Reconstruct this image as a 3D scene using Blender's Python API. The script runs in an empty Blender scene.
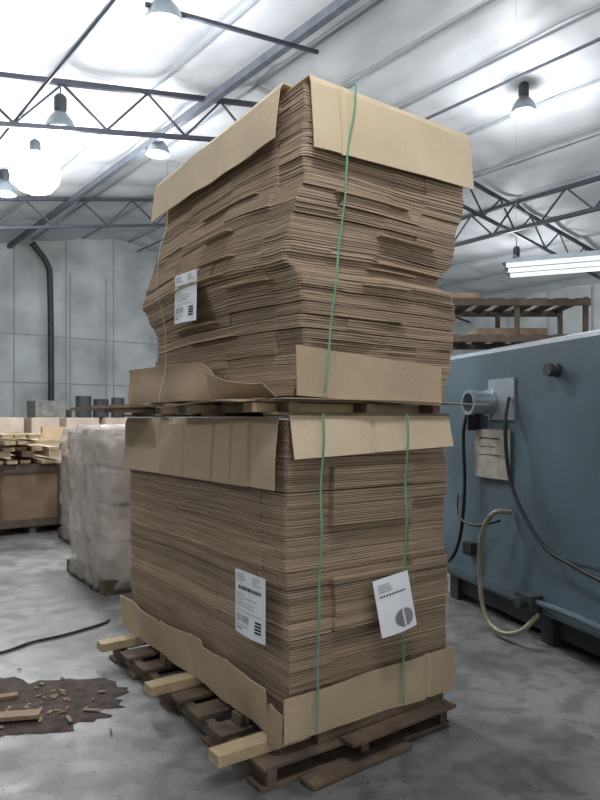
import bpy, math, random
from mathutils import Vector, noise
random.seed(7)
V=Vector
# ------------------------------------------------------------------ helpers
def mat(name, col, rough=.7, var=.15, scale=6, bump=0., bscale=40, metal=0., stretch=(1,1,1), emit=None, es=0, alpha=1., spec=.4, detail=6):
    m=bpy.data.materials.new(name); m.use_nodes=True
    nt=m.node_tree; b=nt.nodes['Principled BSDF']
    b.inputs['Roughness'].default_value=rough
    b.inputs['Metallic'].default_value=metal
    b.inputs['Specular IOR Level'].default_value=spec
    b.inputs['Alpha'].default_value=alpha
    tc=nt.nodes.new('ShaderNodeTexCoord'); mp=nt.nodes.new('ShaderNodeMapping')
    mp.inputs['Scale'].default_value=stretch
    nt.links.new(tc.outputs['Object'],mp.inputs['Vector'])
    n=nt.nodes.new('ShaderNodeTexNoise'); n.inputs['Scale'].default_value=scale; n.inputs['Detail'].default_value=detail
    nt.links.new(mp.outputs[0],n.inputs['Vector'])
    r=nt.nodes.new('ShaderNodeValToRGB')
    r.color_ramp.elements[0].position=.3; r.color_ramp.elements[1].position=.7
    r.color_ramp.elements[0].color=[c*(1-var) for c in col]+[1]
    r.color_ramp.elements[1].color=[min(1,c*(1+var)) for c in col]+[1]
    nt.links.new(n.outputs['Fac'],r.inputs['Fac'])
    nt.links.new(r.outputs['Color'],b.inputs['Base Color'])
    if bump>0:
        n2=nt.nodes.new('ShaderNodeTexNoise'); n2.inputs['Scale'].default_value=bscale; n2.inputs['Detail'].default_value=4
        nt.links.new(mp.outputs[0],n2.inputs['Vector'])
        bp=nt.nodes.new('ShaderNodeBump'); bp.inputs['Strength'].default_value=bump; bp.inputs['Distance'].default_value=.02
        nt.links.new(n2.outputs['Fac'],bp.inputs['Height']); nt.links.new(bp.outputs[0],b.inputs['Normal'])
    if emit:
        b.inputs['Emission Color'].default_value=(*emit,1); b.inputs['Emission Strength'].default_value=es
    return m

def empty(name, loc=(0,0,0)):
    e=bpy.data.objects.new(name,None); e.location=loc; e.empty_display_size=.1
    bpy.context.collection.objects.link(e); return e

class MB:
    def __init__(s): s.v=[]; s.f=[]; s.c=[]
    def box(s,o,ax,ay,az,a,b,c):
        i=len(s.v)
        for x,y,z in ((0,0,0),(1,0,0),(1,1,0),(0,1,0),(0,0,1),(1,0,1),(1,1,1),(0,1,1)):
            s.v.append(o+ax*a[x]+ay*b[y]+az*c[z])
        for q in ((0,3,2,1),(4,5,6,7),(0,1,5,4),(1,2,6,5),(2,3,7,6),(3,0,4,7)): s.f.append(tuple(i+k for k in q))
    def bar(s,p0,p1,w,h,up=V((0,0,1))):
        d=(p1-p0); l=d.length; d.normalize(); sd=d.cross(up)
        if sd.length<1e-3: sd=d.cross(V((1,0,0)))
        sd.normalize(); u=sd.cross(d)
        s.box(p0,d,sd,u,(0,l),(-w/2,w/2),(-h/2,h/2))
    def rings(s,rs,caps=True):
        n=len(rs[0]); i=len(s.v)
        for r in rs: s.v.extend(r)
        for k in range(len(rs)-1):
            for j in range(n):
                j2=(j+1)%n
                s.f.append((i+k*n+j,i+k*n+j2,i+(k+1)*n+j2,i+(k+1)*n+j))
        if caps:
            s.f.append(tuple(i+j for j in reversed(range(n))))
            s.f.append(tuple(i+(len(rs)-1)*n+j for j in range(n)))
    def lathe(s,o,axis,prof,n=20,caps=True):
        axis=axis.normalized(); sd=axis.orthogonal().normalized(); u=axis.cross(sd)
        s.rings([[o+axis*h+(sd*math.cos(2*math.pi*k/n)+u*math.sin(2*math.pi*k/n))*r for k in range(n)] for r,h in prof],caps)
    def cyl(s,p0,p1,r,n=12):
        s.lathe(p0,p1-p0,[(r,0),(r,(p1-p0).length)],n)
    def sweep(s,pts,r,n=8,sub=8):
        P=[]
        pts=[V(p) for p in pts]
        e=[2*pts[0]-pts[1]]+pts+[2*pts[-1]-pts[-2]]
        for i in range(1,len(e)-2):
            for k in range(sub):
                t=k/sub; a,b,c,d=e[i-1],e[i],e[i+1],e[i+2]
                P.append(.5*((2*b)+(c-a)*t+(2*a-5*b+4*c-d)*t*t+(3*b-a-3*c+d)*t**3))
        P.append(pts[-1])
        rs=[]; sd=None
        for i,p in enumerate(P):
            d=(P[min(i+1,len(P)-1)]-P[max(i-1,0)]).normalized()
            if sd is None: sd=d.orthogonal().normalized()
            sd=(sd-d*sd.dot(d)).normalized(); u=d.cross(sd)
            rs.append([p+(sd*math.cos(2*math.pi*k/n)+u*math.sin(2*math.pi*k/n))*r for k in range(n)])
        s.rings(rs)
    def grid(s,fn,nu,nv):
        i=len(s.v)
        for a in range(nu+1):
            for b in range(nv+1): s.v.append(fn(a/nu,b/nv))
        for a in range(nu):
            for b in range(nv):
                k=i+a*(nv+1)+b; s.f.append((k,k+nv+1,k+nv+2,k+1))
    def obj(s,name,m,parent=None,smooth=False,bevel=0,solid=0,cols=None):
        me=bpy.data.meshes.new(name); me.from_pydata([tuple(v) for v in s.v],[],s.f); me.update()
        if cols is not None:
            at=me.color_attributes.new('Col','FLOAT_COLOR','POINT')
            for k,c in enumerate(cols): at.data[k].color=(c,c,c,1)
        o=bpy.data.objects.new(name,me); bpy.context.collection.objects.link(o)
        if m: me.materials.append(m)
        if smooth:
            for p in me.polygons: p.use_smooth=True
        if solid:
            md=o.modifiers.new('s','SOLIDIFY'); md.thickness=solid; md.offset=0
        if bevel:
            md=o.modifiers.new('b','BEVEL'); md.width=bevel; md.segments=2; md.limit_method='ANGLE'
        if parent: o.parent=parent
        return o
Z=V((0,0,1)); X=V((1,0,0)); Y=V((0,1,0))
def interp(tab,z):
    if z<=tab[0][0]: return tab[0][1]
    for (a,b),(c,d) in zip(tab,tab[1:]):
        if z<=c:
            t=(z-a)/(c-a); t=t*t*(3-2*t); return b+(d-b)*t
    return tab[-1][1]

# ------------------------------------------------------------------ materials
M_cap=mat('light_cardboard',(.64,.52,.36),.8,.07,3,.15,60)
M_cap2=mat('tan_cardboard',(.50,.39,.26),.8,.10,3,.15,60)
M_capd=mat('brown_cardboard',(.40,.30,.20),.85,.12,3,.15,60)
M_wood=mat('pallet_wood',(.14,.10,.07),.85,.4,8,.4,30)
M_wood2=mat('fresh_lumber',(.46,.355,.22),.8,.2,8,.3,30)
M_rack=mat('rack_wood',(.11,.085,.065),.8,.3,8,.3,30)
M_woodo=mat('old_plywood',(.26,.19,.13),.85,.3,6,.3,30)
M_green=mat('green_strap',(.16,.36,.23),.45,.1)
M_white=mat('white_strap',(.50,.46,.38),.5,.1)
M_label=mat('label_paper',(.88,.90,.94),.6,.03)
M_ink=mat('label_ink',(.03,.03,.035),.7,.1)
M_inkg=mat('label_ink_grey',(.35,.36,.38),.7,.1)
M_steel=mat('truss_steel',(.038,.042,.055),.55,.2,metal=.2)
M_beam=mat('beam_steel',(.12,.135,.16),.5,.2,metal=.3)
M_purl=mat('purlin_paint',(.26,.29,.32),.6,.1)
M_black=mat('black_rubber',(.015,.016,.02),.5,.2)
M_dark=mat('dark_iron',(.03,.035,.04),.6,.3)
M_mach=mat('machine_blue_paint',(.085,.13,.158),.42,.30,1.3,.08,8,detail=9)
M_mach2=mat('machine_panel_paint',(.07,.108,.132),.45,.12,3)
M_galv=mat('galvanised_pipe',(.34,.39,.44),.4,.12,metal=.5)
M_hose=mat('clear_hose',(.22,.205,.14),.3,.2)
M_alum=mat('lamp_housing',(.22,.25,.27),.35,.1,metal=.6)
M_bulb=mat('lamp_glow',(1,1,1),.5,0,emit=(.98,.98,1),es=14)
M_bulbd=mat('lamp_soft_glow',(1,1,1),.5,0,emit=(.85,.95,.97),es=.9)
M_tube=mat('tube_glow',(1,1,1),.5,0,emit=(.92,.97,.95),es=.9)
M_tag=mat('tag_card',(.36,.33,.28),.8,.2,10)
M_dirt=mat('dirt',(.075,.055,.046),.95,.45,14,.6,50)

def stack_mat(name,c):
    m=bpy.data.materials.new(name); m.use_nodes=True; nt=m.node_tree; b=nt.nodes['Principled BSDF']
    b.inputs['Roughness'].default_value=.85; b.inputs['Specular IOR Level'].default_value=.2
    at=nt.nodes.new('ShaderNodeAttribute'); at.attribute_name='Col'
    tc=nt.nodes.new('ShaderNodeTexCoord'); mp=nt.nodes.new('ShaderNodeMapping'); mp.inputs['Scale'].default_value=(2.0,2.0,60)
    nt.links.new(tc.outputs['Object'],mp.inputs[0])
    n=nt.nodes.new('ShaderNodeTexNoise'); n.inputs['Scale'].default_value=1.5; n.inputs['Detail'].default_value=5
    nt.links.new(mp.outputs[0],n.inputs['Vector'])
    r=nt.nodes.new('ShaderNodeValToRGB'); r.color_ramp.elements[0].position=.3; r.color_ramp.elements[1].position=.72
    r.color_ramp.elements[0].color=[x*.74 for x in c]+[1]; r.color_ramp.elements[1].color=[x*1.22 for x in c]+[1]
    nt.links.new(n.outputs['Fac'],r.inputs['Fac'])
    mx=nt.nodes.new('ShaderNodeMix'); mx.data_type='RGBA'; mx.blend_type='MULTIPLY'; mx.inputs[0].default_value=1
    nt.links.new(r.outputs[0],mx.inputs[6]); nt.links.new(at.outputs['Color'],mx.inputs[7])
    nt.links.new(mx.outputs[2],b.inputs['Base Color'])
    return m
M_stack=stack_mat('corrugated_stack_edges',(.44,.33,.235))

# ------------------------------------------------------------------ stack frame
F=V((-.063,2.81,0)); L=V((-.566,.824,0)).normalized(); R=V((.824,.566,0)).normalized()
def W(s,r,z): return F+L*s+R*r+Z*z

def build_stack(name,lenL,lenR,z0,z1,blocks,drt,dst,sag,parent,tmin,tmax,xL,xR,jit,wob,gmin,gmax):
    c=.014; rs=[]; cols=[]
    def side_pts(ln,cuts,n):
        u=[c+(ln-2*c)*k/n for k in range(n+1)]
        for q in cuts: u+= [q-.002,q+.002]
        return sorted(u)
    cuts={'A':[.24,.72],'B':[],'C':[],'D':[.2,.62,1.1]}
    uA=side_pts(lenR,cuts['A'],32); uD=side_pts(lenL,cuts['D'],44)
    uB=side_pts(lenL,[],14); uC=side_pts(lenR,[],10)
    def colidx(side,u): return sum(1 for q in cuts[side] if u>q)
    z=z0; left=0; gid=0
    while z<z1-.003:
        if left<=0:
            left=random.randint(gmin,gmax); gsh=random.uniform(.80,1.12); gid+=1
            go={(sd,k):random.uniform(-1,1)*jit for sd in 'ABCD' for k in range(4)}
            gap=.006; deep=.028
        else: gap=random.uniform(.0015,.0035); deep=.009
        left-=1
        th=min(random.uniform(tmin,tmax),z1-z)
        if gap>th*.5: gap=th*.4
        shade=gsh*random.uniform(.82,1.12)
        co={(sd,k):random.uniform(-.0025,.0025)+go[(sd,k)] for sd in 'ABCD' for k in range(4)}
        zm=z+th/2; dr=interp(drt,zm); ds=interp(dst,zm)
        eL=interp(xL,zm); eR=interp(xR,zm)
        def ring(zz,ins):
            out=[]
            def off(sd,u):
                o=co[(sd,colidx(sd,u))]+blocks(sd,u,zm)+wob*noise.noise(V((u*3,gid*3.7,ord(sd))))+wob*.3*noise.noise(V((u*6,zm*60,ord(sd))))
                return max(o,-.012)-ins
            for u in uA: out.append((-off('A',u),u))
            for u in uB: out.append((u,lenR+off('B',u)))
            for u in reversed(uC): out.append((lenL+off('C',u),u))
            for u in reversed(uD): out.append((u,-off('D',u)))
            return [W(s*(1+eL/lenL)+ds,r*(1+eR/lenR)+dr,zz+sag(s,r,(zz-z0)/(z1-z0))) for s,r in out]
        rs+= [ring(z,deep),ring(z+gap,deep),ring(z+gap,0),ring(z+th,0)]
        n=len(rs[-1]); cols+=[shade*.6]*(2*n)+[shade]*(2*n)  # gap rings coloured darker: shadow between sheets painted into the vertex colour
        z+=th
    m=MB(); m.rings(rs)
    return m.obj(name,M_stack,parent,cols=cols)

low=empty('cardboard_stack',W(.9,.5,.16)) 
def blocksL(sd,u,z):
    if sd=='A':
        k=0 if u<.24 else (1 if u<.72 else 2)
        if k==1 and 1.04<z<1.30: return .030
        if k==1 and .56<z<.80: return .034
        if k==2 and 1.12<z<1.30: return .020
        if k==2 and .62<z<.82: return .020
        if k==0 and .3<z<.75: return .012
        if k==1 and .8<z<1.03: return -.008
        return 0
    if sd=='D':
        k=0 if u<.2 else (1 if u<.62 else 2)
        if k==0: return -.010
        return .004*math.sin(z*9+k)
    return 0
ZL0,ZL1=.155,1.50
drL=[(.16,0.0),(.6,.006),(1.0,-.004),(1.5,0)]
dsL=[(.16,0),(.8,.008),(1.5,0)]
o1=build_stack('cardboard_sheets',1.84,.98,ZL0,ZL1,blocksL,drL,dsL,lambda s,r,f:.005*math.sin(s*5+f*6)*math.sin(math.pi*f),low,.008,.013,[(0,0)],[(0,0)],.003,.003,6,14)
# upper stack
ZU0,ZU1=1.60,2.96
drU=[(1.60,.03),(1.8,.085),(2.0,.08),(2.18,.045),(2.24,.01),(2.32,.015),(2.45,.03),(2.62,.095),(2.95,.10)]
dsU=[(1.60,.0),(1.9,-.02),(2.16,-.03),(2.23,.015),(2.35,-.01),(2.6,-.01),(2.95,0)]
xLU=[(1.6,.10),(2.0,.10),(2.15,.16),(2.3,.10),(2.5,.03),(2.9,.0)]
xRU=[(1.6,-.07),(1.85,-.08),(2.1,-.05),(2.2,-.08),(2.26,-.07),(2.36,.0),(2.9,.0)]
def blocksU(sd,u,z):
    o=0
    if sd=='A':
        if 2.19<z<2.26: o-=.012
        if 1.85<z<2.15: o+=.012*math.sin(u*6)
        o+=.008*math.sin(z*23+ (2 if u>.5 else 0))
    if sd=='D':
        k=0 if u<.2 else 1
        o+=.010*math.sin(z*17+k*1.5)
        if k==0: o-=.004
    return o
def sagU(s,r,f):
    g=math.sin(math.pi*min(1,max(0,f)))
    return -.040*g*math.exp(-((s-.0)/.3)**2)-.025*g*math.exp(-((s-1.5)/.3)**2)-.025*g*max(0,r-.5) +.005*math.sin(s*5+f*7)*g+.005*g*math.sin(r*6+f*9)
up=empty('cardboard_stack',W(.8,.5,1.6))
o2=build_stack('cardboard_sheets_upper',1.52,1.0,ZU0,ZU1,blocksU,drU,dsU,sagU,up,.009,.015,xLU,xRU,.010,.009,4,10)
# single sheets slipped out of the bundles
rs_=random.Random(5); m=MB()
for zz in (1.93,2.02,2.17,2.235,2.31,2.44,2.58):
    a0=rs_.uniform(.15,.8); a1=a0+rs_.uniform(.3,.6); dr=interp(drU,zz); o_=rs_.uniform(.025,.045)
    m.grid(lambda a,b,a0=a0,a1=a1,dr=dr,o_=o_,zz=zz:W(a0+(a1-a0)*a,dr-o_+(.10*b),zz+sagU(a0+(a1-a0)*a,0,(zz-ZU0)/(ZU1-ZU0))-.010*(1-b)),10,3)
for zz in (2.0,2.16,2.245,2.275,2.40,2.55):
    a0=rs_.uniform(.1,.5); a1=a0+rs_.uniform(.25,.45); dr=interp(drU,zz); ds=interp(dsU,zz); o_=rs_.uniform(.025,.04)
    m.grid(lambda a,b,a0=a0,a1=a1,dr=dr,ds=ds,o_=o_,zz=zz:W(ds-o_+.10*b,dr+a0+(a1-a0)*a,zz+sagU(0,a0+(a1-a0)*a,(zz-ZU0)/(ZU1-ZU0))-.010*(1-b)),10,3)
m.obj('slipped_sheets',M_cap2,up,solid=.005)

# caps
def cap(name,side,u0,u1,zt,zb,ot,ob,m,parent,drt=None,dst=None,fold=.0,foldz=.006,nu=28,crease=None,wav=.006,dmul=1,seed=0):
    def fn(a,b):
        u=u0+(u1-u0)*a
        t=zt(a) if callable(zt) else zt; bo=zb(a) if callable(zb) else zb
        o_t=ot(a) if callable(ot) else ot; o_b=ob(a) if callable(ob) else ob
        if fold>0:
            if b<.3:
                k=b/.3; z=t+foldz; off=-fold*(1-k)+ o_t*k
            else:
                k=(b-.3)/.7; z=t+(bo-t)*k; off=o_t+(o_b-o_t)*k
        else: 
            z=t+(bo-t)*b; off=o_t+(o_b-o_t)*b; k=b
        if fold<=0 or b>.3:
            off+=wav*noise.noise(V((u*4,z*3,seed+.5)))*2
            if crease:
                for q in crease: off+=-.014*math.exp(-((u-q)/.010)**2)
        dr=interp(drt,min(z,t))*dmul if drt else 0; ds=interp(dst,min(z,t)) if dst else 0
        if side=='A': return W(-off+ds,u+dr,z)
        return W(u+ds,-off+dr,z)
    mb=MB(); mb.grid(fn,nu,14)
    return mb.obj(name,m,parent,solid=.005)

cap('top_cap_side','D',.03,1.86,1.505,lambda a:1.20-.012*a,.020,.034,M_cap2,low,fold=.18,crease=[.25,.42,.62,.95,1.3],nu=130,seed=1)
cap('top_cap_front','A',.01,.96,1.512,lambda a:1.335+.035*a,.022,.055,M_cap,low,fold=.18,crease=[.47],nu=50,wav=.01,seed=2)
cap('bottom_cap_side','D',.06,1.90,lambda a:.36+.015*math.sin(a*9)-.01*a+(.03 if .35<a<.62 else 0),.155,.060,.030,M_cap2,low,crease=[.42,.85,1.2],nu=90,wav=.014,seed=3)
cap('bottom_cap_front','A',-.03,.98,lambda a:.335+.035*a,lambda a:.152,.042,.035,M_cap2,low,crease=[.1,.8],nu=50,wav=.008,seed=4)
mb=MB(); mb.grid(lambda a,b: W(-.04+.10*a-.012*b, -.045-.03*math.sin(a*3)+.0*b, .152+.17*b*(1-.5*abs(a-.5))),8,6)
mb.obj('bottom_cap_folded_corner',M_capd,low,solid=.005)
cap('top_cap_side','D',.15,1.58,lambda a:3.005-.04*a,lambda a:2.755-.03*a,.030,.055,M_cap,up,drU,[(0,0)],fold=.3,crease=[],nu=40,wav=.008,seed=5)
cap('top_cap_front','A',.02,1.03,lambda a:2.985-.02*a,lambda a:2.665+.015*a,.022,.045,M_cap,up,drU,[(0,0)],fold=.3,crease=[.18],nu=50,wav=.01,seed=6)
cap('bottom_cap_front','A',.0,.86,lambda a:1.815-.055*a,lambda a:1.603-.035*a,.050,.055,M_cap2,up,[(0,.02)],None,crease=[.2],nu=40,seed=7)
cap('bottom_cap_side','D',.55,1.80,lambda a:1.80+.02*a+(-.10*(1-a/.25)**2 if a<.25 else 0),1.602,.10,.05,M_capd,up,drU,[(0,0)],crease=[],nu=40,wav=.012,seed=8)
cap('bottom_cap_side_torn','D',.02,.62,lambda a:1.655+.08*a*a,1.600,.13,.05,M_capd,up,drU,[(0,0)],nu=20,wav=.012,seed=9)
mb=MB(); mb.grid(lambda a,b: W(.04+1.44*a,.14+.94*b,ZU1+.006+.03*(1-a)*.8),20,10); mb.obj('top_sheet',M_cap,up,solid=.005)

# straps
def strap(name,pts,w,m,parent,wd):
    mb=MB(); P=[V(p) for p in pts]
    for p in P: mb.v+= [p-wd*w/2,p+wd*w/2]
    for i in range(len(P)-1): mb.f.append((2*i,2*i+1,2*i+3,2*i+2))
    mb.obj(name,m,parent,solid=.002)
def strapA(name,sr0,sr1,z0,z1,off,parent,drt=None,m=M_green):
    pts=[]; e=(.1 if drt else 0)
    pts.append(W(.9,sr0+e,z1+.012)); pts.append(W(.1,sr0+e,z1+.014))
    for k in range(25):
        t=k/24; z=z1+.012+(z0-z1)*t
        r=sr0+(sr1-sr0)*t+.003*math.sin(k*.7); 
        o=off[0]+(off[1]-off[0])*t+.006*math.sin(k*.9)
        pts.append(W(-o,r+(drt(t) if drt else 0),z))
    strap(name,pts,.010,m,parent,R)
strapA('strap',.155,.120,.16,1.515,(.062,.062),low)
strapA('strap_far',.64,.62,.16,1.515,(.068,.060),low)
strapA('strap_upper',.24,.110,1.60,2.985,(.055,.075),up,lambda t:.1-.06*t)
def strapD(name,s,z0,z1,off,dr,parent,m,w=.010):
    pts=[W(s+.004*math.sin(k),-off+dr(z0+(z1-z0)*k/20),z0+(z1-z0)*k/20) for k in range(21)]
    pts.append(W(s,.3+dr(z1),z1+.015))
    strap(name,pts,w,m,parent,L)
strapD('side_strap_upper',1.22,1.6,2.99,.085,lambda z:interp(drU,z)*.8,up,M_white,.006)

# labels
def label(name,o,ax,az,nrm,w,h,parent,kind=0):
    e=MB(); e.grid(lambda a,b:o+ax*(w*a)-az*(h*b)+nrm*(.012*math.sin(a*3.1)*(b)),8,8)
    lab=e.obj(name,M_label,parent,solid=.001)
    k=MB(); g=MB()
    def bar(mb,x0,x1,y0,y1): 
        mb.grid(lambda a,b:o+ax*(w*(x0+(x1-x0)*a))-az*(h*(y0+(y1-y0)*b))+nrm*(.0035+.012*math.sin((x0+(x1-x0)*a)*3.1)*(y0+(y1-y0)*b)),3,1)
    rr=random.Random(3+kind)
    if kind==2:
        for i in range(11):
            hw=.27*math.sqrt(max(0,1-((i-5)/5.5)**2)); cx_=.66
            bar(k,cx_-hw,cx_-hw*.1-.02*(i%2),.62+.028*i,.636+.028*i); bar(k,cx_+.02,cx_+hw,.62+.028*i,.634+.028*i)
        for i in range(4): bar(g,.1,.1+rr.uniform(.2,.4),.10+.04*i,.115+.04*i)
        x=.12
        while x<.8: bar(k,x,x+.05,.29,.32); x+=.08
    else:
        y=.05
        for i in range(4): bar(g,.07,.07+rr.uniform(.2,.38),y,y+.014); bar(g,.6,.6+rr.uniform(.15,.3),y,y+.012); y+=.035
        x=.14
        while x<.88:
            wd=rr.choice([.03,.05]); bar(k,x,x+wd,.235,.29); x+=wd+.025
        y=.36
        for i in range(5): bar(g,.07,.07+rr.uniform(.2,.7),y,y+.012); y+=.045
        x=.1
        while x<.5:
            wd=rr.choice([.008,.014,.022]); bar(g,x,x+wd,.68,.80); x+=wd+rr.choice([.01,.018])
        bar(g,.07,.9,.62,.63); bar(g,.07,.5,.85,.862); bar(k,.07,.3,.90,.915); bar(g,.5,.505,.32,.62)
        for i in range(4): bar(k,.72,.9,.70+.05*i,.73+.05*i)
    k.obj(name+'_print',M_ink,parent); g.obj(name+'_fine_print',M_inkg,parent)
label('shipping_label',W(.355,-.042,.815),-L,Z,-R,.265,.285,low,0)
label('shipping_label_upper',W(1.115,-.055+.050,2.305),(-L*.99-Z*.03).normalized(),(Z-L*.05).normalized(),-R,.28,.27,up,1)
axr=(R*math.cos(.12)+Z*math.sin(.12)).normalized(); azr=(Z*math.cos(.12)-R*math.sin(.12)-L*-.12).normalized()
label('packing_slip',W(-.080,.415,.775),axr,azr,-L,.215,.255,low,2)

# ------------------------------------------------------------------ pallets
pal=MB(); 
r0,r1=-.15,.92; s0,s1=-.07,1.80
def wb(mb,s,r,z,j=.0): mb.box(F+V((0,0,0)),L,R,Z,s,r,z)
p=empty('wooden_pallet',W(.9,.4,0))
for k,rr in enumerate((-.13,.36,.86)): wb(pal,(s0,s1),(rr,rr+.045),(.020,.080))
bs=[s0+.0,.10,.27,.5,.72,.95,1.2,1.44,1.66]
for i,s in enumerate(bs):
    w=random.uniform(.12,.15); dj=random.uniform(-.02,.02)
    wb(pal,(s,s+w),(r0+dj,r1+dj),(.081,.099))
for i,s in enumerate((s0,.35,.85,1.35,1.66)):
    wb(pal,(s,s+.12),(r0-.01,r1),(.0,.019))
pal.obj('pallet_boards',M_wood,p,bevel=.002)
pb=MB()
for s,ra,rb in ((.03,-.30,.85),(.84,-.26,.9),(1.62,-.26,.9)): wb(pb,(s,s+.09),(ra,rb),(.100,.150))
pb.obj('bearer_timbers',M_wood2,p,bevel=.003)
pb=MB()
wb(pb,(.30,.38),(-.05,.9),(.1,.149)); wb(pb,(1.2,1.28),(-.03,.9),(.1,.149)); wb(pb,(-.03,.02),(.15,.92),(.1,.148))
pb.obj('dark_bearers',M_wood,p,bevel=.003)
bb=MB(); bb.bar(W(-.13,.02,.015),W(-.10,.60,.015),.09,.02); bb.bar(W(-.10,.25,.108),W(-.07,.92,.108),.09,.016)
bb.obj('splintered_board',M_wood,p,bevel=.002)

p2=empty('wooden_pallet',W(.9,.4,1.52)); m2=MB()
for rr in (.02,.45,.88): wb(m2,(.0,1.86),(rr,rr+.05),(1.534,1.576))
for s in (.02,.35,.7,1.05,1.4,1.72): wb(m2,(s,s+.11),(-.06,1.00),(1.578,1.592))
for s in (.0,.6,1.2,1.74): wb(m2,(s,s+.10),(-.05,1.0),(1.522,1.533))
wb(m2,(1.50,1.62),(-.24,.8),(1.545,1.57))
m2.obj('pallet_boards_upper',M_woodo,p2,bevel=.002)
m3=MB(); wb(m3,(.10,.18),(-.10,.95),(1.535,1.575)); wb(m3,(.66,.73),(-.10,.99),(1.535,1.575)); m3.obj('spacer_timber',M_wood2,p2)
m4=MB(); 
m4.grid(lambda a,b:W(1.48+.44*a,-.36+.7*b,1.574+.012*math.sin(b*3)-.008*a),6,8); m4.obj('loose_board_sheet',M_woodo,p2,solid=.020)
m4=MB(); m4.grid(lambda a,b:W(-.07+.5*a,-.05+1.25*b,1.597-.012*abs(b-.5)-.012*(1-a)*b),6,10); m4.obj('slip_sheet',M_cap2,p2,solid=.004)
m4=MB(); m4.grid(lambda a,b:W(.10+.9*a,-.17+.3*b,1.598-.02*(1-b)+.01*math.sin(a*5)),12,4); m4.obj('slip_sheet_side',M_capd,p2,solid=.004)

# ------------------------------------------------------------------ building
A=V((-.623,.782,0)).normalized(); B=V((.782,.623,0)).normalized()
def U(u,t,z): return B*u+A*t+Z*z
RU=8.5
def roof(u): return 7.3-.2*(RU-u) if u<RU else 7.3-.13*(u-RU)
T0,T1,U0,U1=-10.,20.2,-9.,20.
fm=bpy.data.materials.new('concrete_floor'); fm.use_nodes=True; nt=fm.node_tree; b=nt.nodes['Principled BSDF']
tc=nt.nodes.new('ShaderNodeTexCoord')
def nz(sc,det=8,dist=0):
    n=nt.nodes.new('ShaderNodeTexNoise'); n.inputs['Scale'].default_value=sc; n.inputs['Detail'].default_value=det; n.inputs['Distortion'].default_value=dist
    nt.links.new(tc.outputs['Object'],n.inputs['Vector']); return n
def ramp(src,p0,c0,p1,c1):
    r=nt.nodes.new('ShaderNodeValToRGB'); r.color_ramp.elements[0].position=p0; r.color_ramp.elements[0].color=(*c0,1)
    r.color_ramp.elements[1].position=p1; r.color_ramp.elements[1].color=(*c1,1); nt.links.new(src,r.inputs['Fac']); return r
def mixc(mode,fac,a,bb):
    m=nt.nodes.new('ShaderNodeMix'); m.data_type='RGBA'; m.blend_type=mode
    if isinstance(fac,(int,float)): m.inputs[0].default_value=fac
    else: nt.links.new(fac,m.inputs[0])
    nt.links.new(a,m.inputs[6])
    if isinstance(bb,tuple): m.inputs[7].default_value=(*bb,1)
    else: nt.links.new(bb,m.inputs[7])
    return m
base=ramp(nz(.9,10,.6).outputs['Fac'],.35,(.125,.125,.124),.65,(.27,.267,.26))
det=ramp(nz(6,12,.4).outputs['Fac'],.42,(.55,.545,.54),.56,(1,1,1))
m1=mixc('MULTIPLY',.8,base.outputs[0],det.outputs[0])
spk=ramp(nz(38,3).outputs['Fac'],.30,(.30,.29,.28),.38,(1,1,1))
m1=mixc('MULTIPLY',.8,m1.outputs[2],spk.outputs[0])
nt.links.new(m1.outputs[2],b.inputs['Base Color'])
rr=ramp(nz(2.5,6).outputs['Fac'],.3,(.33,.33,.33),.7,(.60,.60,.60)); nt.links.new(rr.outputs[0],b.inputs['Roughness'])
bp=nt.nodes.new('ShaderNodeBump'); bp.inputs['Strength'].default_value=.15; bp.inputs['Distance'].default_value=.01
nt.links.new(nz(25,6).outputs['Fac'],bp.inputs['Height']); nt.links.new(bp.outputs[0],b.inputs['Normal'])
fl=MB(); fl.box(V((0,0,0)),B,A,Z,(U0-.3,U1+.3),(T0,T1+.3),(-.1,0)); fl.obj('floor',fm)

M_ceil=mat('white_insulation',(.57,.60,.625),.55,.07,1.5,.5,3.5)
M_wall=mat('block_wall_insulated',(.36,.39,.395),.7,.30,.9,.4,3)
c=MB()
def ceilf(a,bq):
    u=U0+(U1-U0)*a; t=T0+(T1-T0)*bq
    pu=abs(math.sin(math.pi*u/1.5)); pt=abs(math.sin(math.pi*t/1.6))
    sg=.10*pu**.6*(.45+.55*pt**.5)+.03*noise.noise(V((u*1.5,t*1.5,0)))
    return U(u,t,roof(u)+.02-sg)
c.grid(ceilf,232,200); c.obj('ceiling',M_ceil,smooth=True)
pr=MB()
u=U0+ (1.5-(U0%1.5))
while u<U1:
    pr.bar(U(u,T0,roof(u)-.03),U(u,T1,roof(u)-.03),.022,.04); u+=1.5
pr.obj('roof_purlins',M_purl)
w=MB(); n=40
for i in range(n):
    ua=U0+(U1-U0)*i/n; ub=U0+(U1-U0)*(i+1)/n
    k=len(w.v); w.v+=[U(ua,T1,0),U(ub,T1,0),U(ub,T1,roof(ub)+.1),U(ua,T1,roof(ua)+.1)]; w.f.append((k,k+1,k+2,k+3))
wo=w.obj('wall_back',M_wall,solid=.1)
w=MB(); w.box(V((0,0,0)),B,A,Z,(U1,U1+.1),(T0,T1),(0,roof(U1)+.1)); w.obj('wall_right',M_wall)
w=MB(); w.box(V((0,0,0)),B,A,Z,(U0-.1,U0),(T0,T1),(0,roof(U0)+.1)); w.obj('wall_left',M_wall)
g=MB()
for z in (1.1,2.6,4.0):
    g.bar(U(U0,T1-.07,z),U(U1,T1-.07,z),.02,.025); 
    if z<4: g.bar(U(U1-.09,T0,z),U(U1-.09,T1,z),.03,.03)
u=U0+1
while u<U1:
    g.bar(U(u,T1-.07,0),U(u,T1-.07,roof(u)-.1),.02,.02); u+=1.5
t=T0+1
while t<T1: g.bar(U(U1-.08,t,0),U(U1-.08,t,roof(U1)-.1),.02,.02); t+=1.5
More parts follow.
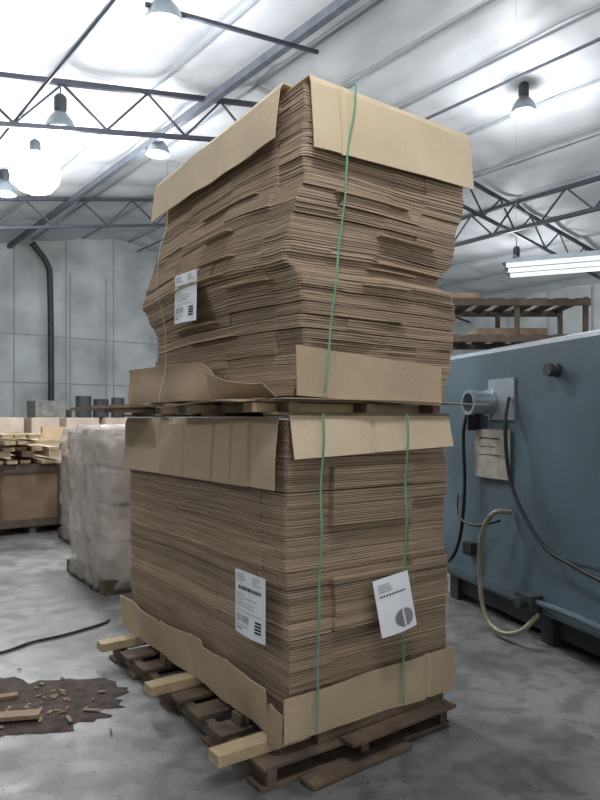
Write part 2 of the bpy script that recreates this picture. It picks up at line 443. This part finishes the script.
g.obj('trim_1',M_purl)
for T in (-3.,3.,9.,15.):
    tb=MB()
    du=.62; us=[]; u=U0+.3
    while u<U1-.3: us.append(u); u+=du
    for ua,ub in ((U0+.2,RU),(RU,U1-.2)):
        tb.bar(U(ua,T,roof(ua)-.17),U(ub,T,roof(ub)-.17),.07,.07)
        tb.bar(U(ua,T,roof(ua)-.17-.62),U(ub,T,roof(ub)-.17-.62),.06,.06)
    k=0
    for ua,ub in zip(us,us[1:]):
        a_=roof(ua)-(.19 if k%2 else .77); b_=roof(ub)-(.77 if k%2 else .19)
        tb.bar(U(ua,T,a_),U(ub,T,b_),.03,.03); k+=1
    tb.obj('roof_truss',M_steel)
bm=MB(); bm.bar(U(5.3,-4,6.43),U(5.3,T1-.3,6.43),.10,.12); bm.obj('roof_beam',M_beam)
bm=MB(); bm.bar(U(13.,-4,6.35),U(13.,T1-.3,6.35),.08,.08); bm.bar(U(13.,-4,5.75),U(13.,T1-.3,5.75),.08,.08)
t=-4; k=0
while t<T1-1: bm.bar(U(13.,t,6.35 if k%2 else 5.75),U(13.,t+.6,5.75 if k%2 else 6.35),.035,.035); t+=.6; k+=1
bm.obj('lattice_girder',M_steel)
bm=MB(); bm.cyl(U(2.5,-4,5.4),U(2.5,T1-.3,5.4),.02,8); bm.obj('sprinkler_pipe',M_beam)
bm=MB(); bm.cyl(U(9.2,-4,6.9),U(9.2,T1-.3,6.9),.025,8); bm.obj('sprinkler_pipe',M_beam)
bm=MB(); bm.bar(U(3.0,6.3,5.75),U(5.3,6.3,6.05),.04,.04); bm.obj('roof_strut',M_steel)
def wallpt(px,z,t=T1-.25):
    k=(px-300)/665
    uu=(k*.782*t+.623*t)/(.782-.623*k); return U(uu,t,z)
bm=MB(); bm.sweep([wallpt(51,0),wallpt(51,1),wallpt(51,3),wallpt(50,5.5),wallpt(47,6.1),wallpt(32,6.65)],.085,12); bm.obj('downspout_pipe',M_dark,smooth=True)
bm=MB(); bm.cyl(wallpt(70,0),wallpt(70,5.9),.018,8); bm.obj('wall_conduit',M_purl)
bm=MB(); bm.cyl(wallpt(106,0),wallpt(106,5.9),.018,8); bm.obj('wall_conduit',M_purl)

# ------------------------------------------------------------------ lamps
def lamp(X_,Y_,z,on=False,s=1.,power=170):
    u=X_*B.x+Y_*B.y; rz=roof(u)-.08
    e=empty('high_bay_lamp',(X_,Y_,z))
    if on:
        h=MB(); h.lathe(V((0,0,0)),Z,[(.10,-.40),(.26,-.34),(.37,-.2),(.41,-.04),(.37,.12),(.26,.22),(.12,.27)],24); h.obj('lamp_glare_globe',M_bulb,e,smooth=True); dz=-.78  # globe oversized so its glowing shape imitates the glare around the lit lamp
    else:
        h=MB(); h.lathe(V((0,0,-.12*s)),Z,[(.215*s,0),(.205*s,.03),(.17*s,.14*s),(.11*s,.22*s),(.07*s,.26*s)],20,caps=False); h.obj('reflector',M_alum,e,smooth=True,solid=.004)
        h=MB(); h.lathe(V((0,0,-.17*s)),Z,[(.02,0),(.10*s,.02),(.16*s,.05),(.15*s,.09),(.05*s,.13)],16); h.obj('lamp_bulb',M_bulbd,e,smooth=True); dz=-.38
    h=MB(); h.lathe(V((0,0,.14*s+(.1 if on else 0))),Z,[(.075*s,0),(.085*s,.03),(.085*s,.20*s),(.05*s,.24*s)],14); h.obj('ballast_housing',M_dark,e)
    h=MB(); h.cyl(V((0,0,.36*s)),V((0,0,rz-z)),.010,6); h.obj('hanging_rod',M_dark,e)
    ld=bpy.data.lights.new('lamp_light','POINT'); ld.energy=power; ld.shadow_soft_size=.25; ld.color=(.975,.985,1)
    lo=bpy.data.objects.new('lamp_light',ld); lo.location=(0,0,dz); bpy.context.collection.objects.link(lo); lo.parent=e
lamp(3.7,11.0,1.5+5.2)
lamp(-3.3,9.16,1.5+4.1)
lamp(-1.42,6.95,1.5+4.25,power=400)
lamp(-4.38,11.0,1.5+4.15,True,1.,power=300)
lamp(-5.6,12.6,1.5+4.4)
lamp(-2.53,11.85,1.5+4.85)
lamp(5.6,17.2,1.5+4.1)
lamp(.2,1.2,1.5+3.6,power=190)
lamp(5.5,4.5,1.5+4.2,power=250)
lamp(-5,3.,1.5+2.9,power=140)
lamp(10.,12.5,1.5+4.2,power=280)
lamp(1.2,17.5,1.5+4.9,power=240)

fx=empty('fluorescent_light_fixture',(3.4,8.2,3.45)); h=MB()
dF=V((.93,-.37,0)); nF=V((.37,.93,0))
for k in range(3):
    h.box(nF*(k*.32-.3)+V((0,0,0)),dF,nF,Z,(-.85,1.2),(0,.20),(0,.05))
h.obj('fixture_housing',M_galv,fx)
h=MB()
for k in range(3):
    for q in (.05,.13): h.cyl(nF*(k*.32-.3+q)+dF*-.8+Z*-.02,nF*(k*.32-.3+q)+dF*1.15+Z*-.02,.018,8)
h.obj('tubes',M_tube,fx)
h=MB()
for a in (-.7,1.0): h.cyl(dF*a+Z*.05,dF*a+Z*(roof(7.7)-3.55),.0015,6); 
h.box(V((0,0,0)),dF,nF,Z,(-.72,-.68),(-.35,.6),(.05,.07)); h.box(V((0,0,0)),dF,nF,Z,(.98,1.02),(-.35,.6),(.05,.07))
h.obj('hangers',M_purl,fx)

# ------------------------------------------------------------------ machine
P1=V((1.25,5.54,0)); mm=V((.297,-.955,0)).normalized(); no=V((-.955,-.297,0)).normalized()
def MPt(q,o,z): return P1+mm*q+no*o+Z*z
mc=empty('industrial_machine_cabinet',MPt(1.5,-.6,0))
h=MB(); h.box(P1,mm,no,Z,(-.25,3.6),(-1.5,0),(.20,2.04)); h.obj('cabinet_body',M_mach,mc,bevel=.04)
h=MB(); h.box(P1,mm,no,Z,(-.15,3.5),(-1.4,-.10),(.06,.2)); 
for q in (-.1,1.1,2.3,3.3): h.box(P1,mm,no,Z,(q,q+.12),(-.22,-.06),(0,.19)); h.box(P1,mm,no,Z,(q,q+.12),(-1.4,-1.25),(0,.19))
h.obj('skid_frame',M_dark,mc)
h=MB(); h.box(P1,mm,no,Z,(-.2,3.55),(0,.010),(.24,.30)); h.box(P1,mm,no,Z,(2.2,2.22),(0,.006),(.3,1.98)); h.box(P1,mm,no,Z,(1.3,3.5),(0,.008),(.62,.64)); h.obj('panel_seams',M_mach2,mc)
h=MB(); q0=.60; c0=MPt(q0,.0,1.63)
h.box(P1,mm,no,Z,(q0-.02,q0+.30),(0,.015),(1.50,1.80)); h.lathe(c0,no,[(.10,.015),(.10,.03),(.082,.03),(.082,.16),(.092,.16),(.092,.20),(.070,.20),(.070,.1)],20)
h.obj('exhaust_port',M_galv,mc)
h=MB(); h.box(P1,mm,no,Z,(.42,.44),(.0,.1),(1.42,1.70)); h.obj('port_bracket',M_dark,mc)
h=MB(); h.grid(lambda a,b:MPt(.42+.44*a,.025+.01*math.sin(a*4),1.43-.36*b),6,4); h.obj('hanging_tag',M_tag,mc,solid=.006)
h=MB(); h.cyl(MPt(.64,.02,1.43),MPt(.62,.02,1.54),.003,6); h.obj('tag_wire',M_dark,mc)
h=MB(); h.box(P1,mm,no,Z,(.50,.75),(.036,.038),(1.36,1.37)); h.box(P1,mm,no,Z,(.50,.70),(.036,.038),(1.30,1.305)); h.box(P1,mm,no,Z,(.50,.78),(.036,.038),(1.24,1.245)); h.obj('tag_writing',M_ink,mc)
h=MB(); h.lathe(MPt(1.34,0,1.82),no,[(.045,0),(.045,.02),(.03,.03),(.03,.05),(.045,.05),(.04,.08)],14); h.obj('control_knob',M_dark,mc,smooth=False)
h=MB()
h.sweep([MPt(.40,.06,1.62),MPt(.36,.09,1.40),MPt(.36,.08,1.0),MPt(.33,.10,.6),MPt(.20,.12,.38),MPt(-.1,.12,.3),MPt(-.2,.05,.42)],.014)
h.sweep([MPt(.86,.03,1.66),MPt(.92,.10,1.45),MPt(1.0,.10,1.05),MPt(1.3,.10,.72),MPt(1.6,.08,.62),MPt(2.0,.06,.55)],.014)
h.sweep([MPt(.15,.02,.9),MPt(.3,.1,.75),MPt(.6,.14,.72),MPt(.8,.06,.78)],.010)
h.obj('black_hoses',M_black,mc,smooth=True)
h=MB(); h.sweep([MPt(.88,.02,.85),MPt(.84,.14,.84),MPt(.72,.16,.66),MPt(.70,.16,.35),MPt(.80,.18,.12),MPt(.98,.18,.05),MPt(1.15,.14,.10),MPt(1.2,.03,.22)],.018)
h.obj('drain_hose',M_hose,mc,smooth=True)
h=MB(); h.box(P1,mm,no,Z,(1.02,1.2),(0,.09),(.22,.34)); h.lathe(MPt(1.11,.09,.28),no,[(.04,0),(.04,.05)],10); h.box(P1,mm,no,Z,(.3,.42),(0,.07),(.45,.55)); h.obj('valve_block',M_dark,mc,bevel=.006)
h=MB(); h.sweep([MPt(1.2,.05,.30),MPt(1.6,.08,.32),MPt(2.2,.08,.30)],.02); h.obj('lower_pipe',M_mach2,mc)

rk=empty('wooden_storage_rack',(3.0,9.2,0)); h=MB()
for x in (-.95,.0,.95):
    for y in (0,.9): h.bar(V((x,y,0)),V((x,y,3.15 if x<.9 else 3.2)),.06,.06)
for z in (.9,1.8,2.62,3.12):
    for y in (-.045,.945): h.bar(V((-1.0,y,z)),V((1.0,y,z)),.03,.09)
    for k in range(7): h.bar(V((-.9+k*.3,-.05,z+.05)),V((-.9+k*.3,.95,z+.05)),.2,.02)
h.obj('rack_lumber',M_rack,rk)
h=MB(); h.box(V((0,0,0)),X,Y,Z,(-.9,-.5),(.1,.6),(3.20,3.28)); h.box(V((0,0,0)),X,Y,Z,(-.5,.5),(.2,.8),(2.69,2.80)); h.obj('stored_boxes',M_woodo,rk)

# ------------------------------------------------------------------ left background
M_film=mat('stretch_film',(.76,.72,.68),.2,.15,5,1.0,9,alpha=.40,spec=.8)
M_box=mat('carton',(.50,.41,.33),.8,.2,3)
def wrapped(cx,cy,wL,wR,ztop,seed):
    rn=random.Random(seed)
    e=empty('stretch_wrapped_pallet_load',(cx,cy,0)); 
    h=MB(); 
    for q in (-.5,-.05,.4): h.box(V((0,0,0)),L,R,Z,(-wL/2,wL/2),(q*wR,q*wR+.09),(.02,.10))
    for k in range(6): h.box(V((0,0,0)),L,R,Z,(-wL/2+k*(wL-.1)/5,-wL/2+k*(wL-.1)/5+.1),(-wR/2,wR/2),(.10,.12)); h.box(V((0,0,0)),L,R,Z,(-wL/2+k*(wL-.1)/5,-wL/2+k*(wL-.1)/5+.1),(-wR/2,wR/2),(0,.02))
    h.obj('pallet',M_wood,e)
    h=MB(); nz_=4; hh=(ztop-.14)/nz_
    for k in range(nz_):
        for i in range(3):
            for j in range(2):
                jit=rn.uniform(0,.08)
                h.box(V((0,0,0)),L,R,Z,(-wL/2+.03+i*(wL-.06)/3+.01,-wL/2+.03+(i+1)*(wL-.06)/3-.01-jit),(-wR/2+.03+j*(wR-.06)/2+jit,-wR/2+.03+(j+1)*(wR-.06)/2-.01),(.125+k*hh,.125+(k+1)*hh-.012-jit*.4))
    h.obj('cartons',M_box,e)
    h=MB(); rs=[]
    N=120
    for iz in range(50):
        z=.03+(ztop-.02)*iz/49; ring=[]
        for k in range(N):
            a=2*math.pi*k/N; ca,sa=math.cos(a),math.sin(a)
            pw=6.; r=(abs(ca)**pw+abs(sa)**pw)**(-1/pw)
            l=ca*r*(wL/2+.0); q=sa*r*(wR/2)
            d=1+.05*noise.noise(V((ca*3,sa*3,z*5+seed)))+.05*noise.noise(V((ca*9,sa*9,z*11+seed)))
            top=1-.10*max(0,(z-ztop+.14)/.14)
            ring.append(L*l*d*top*1.03+R*q*d*top*1.03+Z*(z+(.04*noise.noise(V((ca*2,sa*2,seed))) if iz>43 else 0)))
        rs.append(ring)
    h.rings(rs,True); h.obj('plastic_film',M_film,e,smooth=True)
wrapped(-1.60,6.40,1.15,.95,1.44,1)
wrapped(-2.40,8.3,1.2,.9,1.40,5)

cr=empty('wooden_crate',(-3.9,9.25,0)); h=MB()
ax=L; ay=R
h.box(V((0,0,0)),ax,ay,Z,(-.6,.6),(-.5,.5),(.1,.92))
h.obj('crate_body',mat('brown_crate',(.22,.15,.10),.8,.2,3),cr)
h=MB()
for z in (.15,.86):
    h.box(V((0,0,0)),ax,ay,Z,(-.62,.62),(-.53,-.5),(z-.05,z+.05)); h.box(V((0,0,0)),ax,ay,Z,(-.63,-.60),(-.5,.5),(z-.05,z+.05))
for q in (-.6,0,.55): h.box(V((0,0,0)),ax,ay,Z,(q,q+.07),(-.55,-.53),(.1,.92)); h.box(V((0,0,0)),ax,ay,Z,(-.6,.6),(q*.8,q*.8+.08),(0,.1))
for q in (-.45,.36): h.box(V((0,0,0)),ax,ay,Z,(-.65,-.60),(q,q+.09),(.1,.92))
h.obj('crate_battens',M_rack,cr)
lp=empty('lumber_pile',(-3.9,9.25,.93)); h=MB()
rn=random.Random(4)
for k in range(5):
    for j in range(5):
        if k>2 and j>3: continue
        a=rn.uniform(-.12,.12); h.box(V((rn.uniform(-.1,.1),0,0)),(ax+ay*a).normalized(),(ay-ax*a).normalized(),Z,(-.65+rn.uniform(-.2,.15),.7),(-.45+j*.17,-.45+j*.17+.13),(k*.085,k*.085+(.045 if k!=1 else .08)))
h.obj('boards',M_wood2,lp)
ps=empty('pallet_stack',(-6.4,11.4,0)); h=MB()
for k in range(7):
    z=k*.15
    for q in (-.5,-.05,.4): h.box(V((0,0,0)),B,A,Z,(-.6,.6),(q,q+.1),(z+.02,z+.12))
    for j in range(5): h.box(V((0,0,0)),B,A,Z,(-.6+j*.26,-.6+j*.26+.14),(-.55,.55),(z+.12,z+.14))
h.obj('pallets',M_wood2,ps)
tb=empty('work_table',(-4.0,12.1,0)); h=MB()
h.box(V((0,0,0)),B,A,Z,(-1.1,1.1),(-.5,.5),(1.10,1.16))
for a_ in (-1.0,.9):
    for b_ in (-.45,.35): h.box(V((0,0,0)),B,A,Z,(a_,a_+.1),(b_,b_+.1),(0,1.10))
h.obj('table_frame',M_wood2,tb)
h=MB()
for k in range(7): 
    a_=rn.uniform(-1.05,.3); h.box(V((0,0,0)),B,A,Z,(a_,a_+rn.uniform(.4,.8)),(-.45+.12*k,-.45+.12*k+.1),(1.162,1.162+rn.uniform(.05,.26)))
h.obj('table_goods',M_cap2,tb)
def clutter(name,x,y,items,m,extra=None):
    e=empty(name,(x,y,0)); h=MB()
    for (a0,a1,b0,b1,z0,z1) in items: h.box(V((0,0,0)),B,A,Z,(a0,a1),(b0,b1),(z0,z1))
    h.obj('boxes',m,e,bevel=.01)
    if extra:
        h=MB()
        for (a0,z0,r,hh) in extra: h.lathe(B*a0+Z*z0,Z,[(r,0),(r*1.04,.02),(r,hh*.33),(r*1.05,hh*.35),(r,hh*.37),(r,hh*.97),(r*.9,hh)],18)
        h.obj('dark_rolls',M_dark,e)
rn=random.Random(11)
def items(w,hmax,flat=False):
    it=[];x=-w/2
    while x<w/2:
        ww=rn.uniform(.5,.9); hh=hmax if flat else rn.uniform(hmax*.7,hmax); it.append((x,x+ww-.05,-.4,.4,0,hh*.55)); it.append((x+.05,x+ww-.1,-.35,.35,hh*.55+.002,hh)); x+=ww
    return it
clutter('carton_pile',-5.0,14.6,items(3.4,1.55,True),M_box,[(.25,1.552,.17,.48),(.65,1.552,.17,.42),(1.05,1.552,.15,.46)])
clutter('carton_pile',-8.3,14.0,items(3.,1.55,True),mat('pale_carton',(.50,.43,.36),.8,.1),[(1.0,1.552,.22,.70),(1.5,1.552,.22,.55)])
clutter('carton_pile',-6.0,17.0,items(5.5,2.0),mat('grey_goods',(.22,.215,.205),.8,.3))

# spilled dirt and wood scraps on the floor, near left
db=empty('scrap_wood_pile',(-1.5,3.5,0)); h=MB(); rn=random.Random(2)
k0=len(h.v); NR,NA=8,72
h.v.append(V((0,0,.006)))
for ir in range(1,NR+1):
    for k in range(NA):
        a=2*math.pi*k/NA; ca,sa=math.cos(a),math.sin(a)
        edge=1+.45*noise.noise(V((ca*1.6,sa*1.6,1)))+.28*noise.noise(V((ca*6,sa*6,3)))
        rr_=ir/NR*edge; h.v.append(V((ca*rr_*.60,sa*rr_*.36,max(.001,.009*(1-(ir/NR)**2)+.004*noise.noise(V((ca*rr_*9,sa*rr_*9,5)))))))
for k in range(NA): h.f.append((0,1+k,1+(k+1)%NA))
for ir in range(NR-1):
    for k in range(NA):
        a=1+ir*NA+k; b_=1+ir*NA+(k+1)%NA; h.f.append((a,a+NA,b_+NA,b_))
h.obj('dirt_patch',M_dirt,db,smooth=True)
h=MB()
for k in range(55):
    a=rn.uniform(-1.6,1.6); d=V((math.cos(a),math.sin(a),0)); p_=V((rn.gauss(0,.25),rn.gauss(0,.17),.012))
    l=rn.uniform(.01,.05)*(2 if k%7==0 else 1); h.bar(p_-d*l/2,p_+d*l/2,rn.uniform(.008,.02),.006)
h.obj('splinters',M_woodo,db)
h=MB(); h.bar(V((-.40,-.28,.03)),V((.20,-.17,.03)),.075,.02); h.bar(V((-.2,.0,.02)),V((-.02,.08,.02)),.05,.018); h.obj('board_offcuts',M_woodo,db)
h=MB()
h.sweep([(-3.2,4.0,.012),(-2.4,3.95,.012),(-1.95,4.22,.012),(-1.8,4.45,.012),(-1.62,4.62,.012),(-1.45,4.85,.012),(-1.42,4.95,.012)],.010)
h.obj('power_cable',M_black,smooth=True)

# ------------------------------------------------------------------ world, camera
w=bpy.data.worlds.new('World'); bpy.context.scene.world=w; w.use_nodes=True
bg=w.node_tree.nodes['Background']; bg.inputs[0].default_value=(1,.99,.975,1); bg.inputs[1].default_value=1.1
cam=bpy.data.cameras.new('camera'); co=bpy.data.objects.new('camera',cam); bpy.context.collection.objects.link(co)
co.location=(0,0,1.5); co.rotation_euler=(math.pi/2,0,0); cam.lens=665/800*36; cam.sensor_width=36; cam.shift_y=.025
bpy.context.scene.camera=co
bpy.context.view_layer.update()
for e in (low,up,p,p2,mc):
    for ch in e.children: ch.matrix_parent_inverse=e.matrix_world.inverted()
vs=bpy.context.scene.view_settings
vs.view_transform='Standard'; vs.exposure=0.05
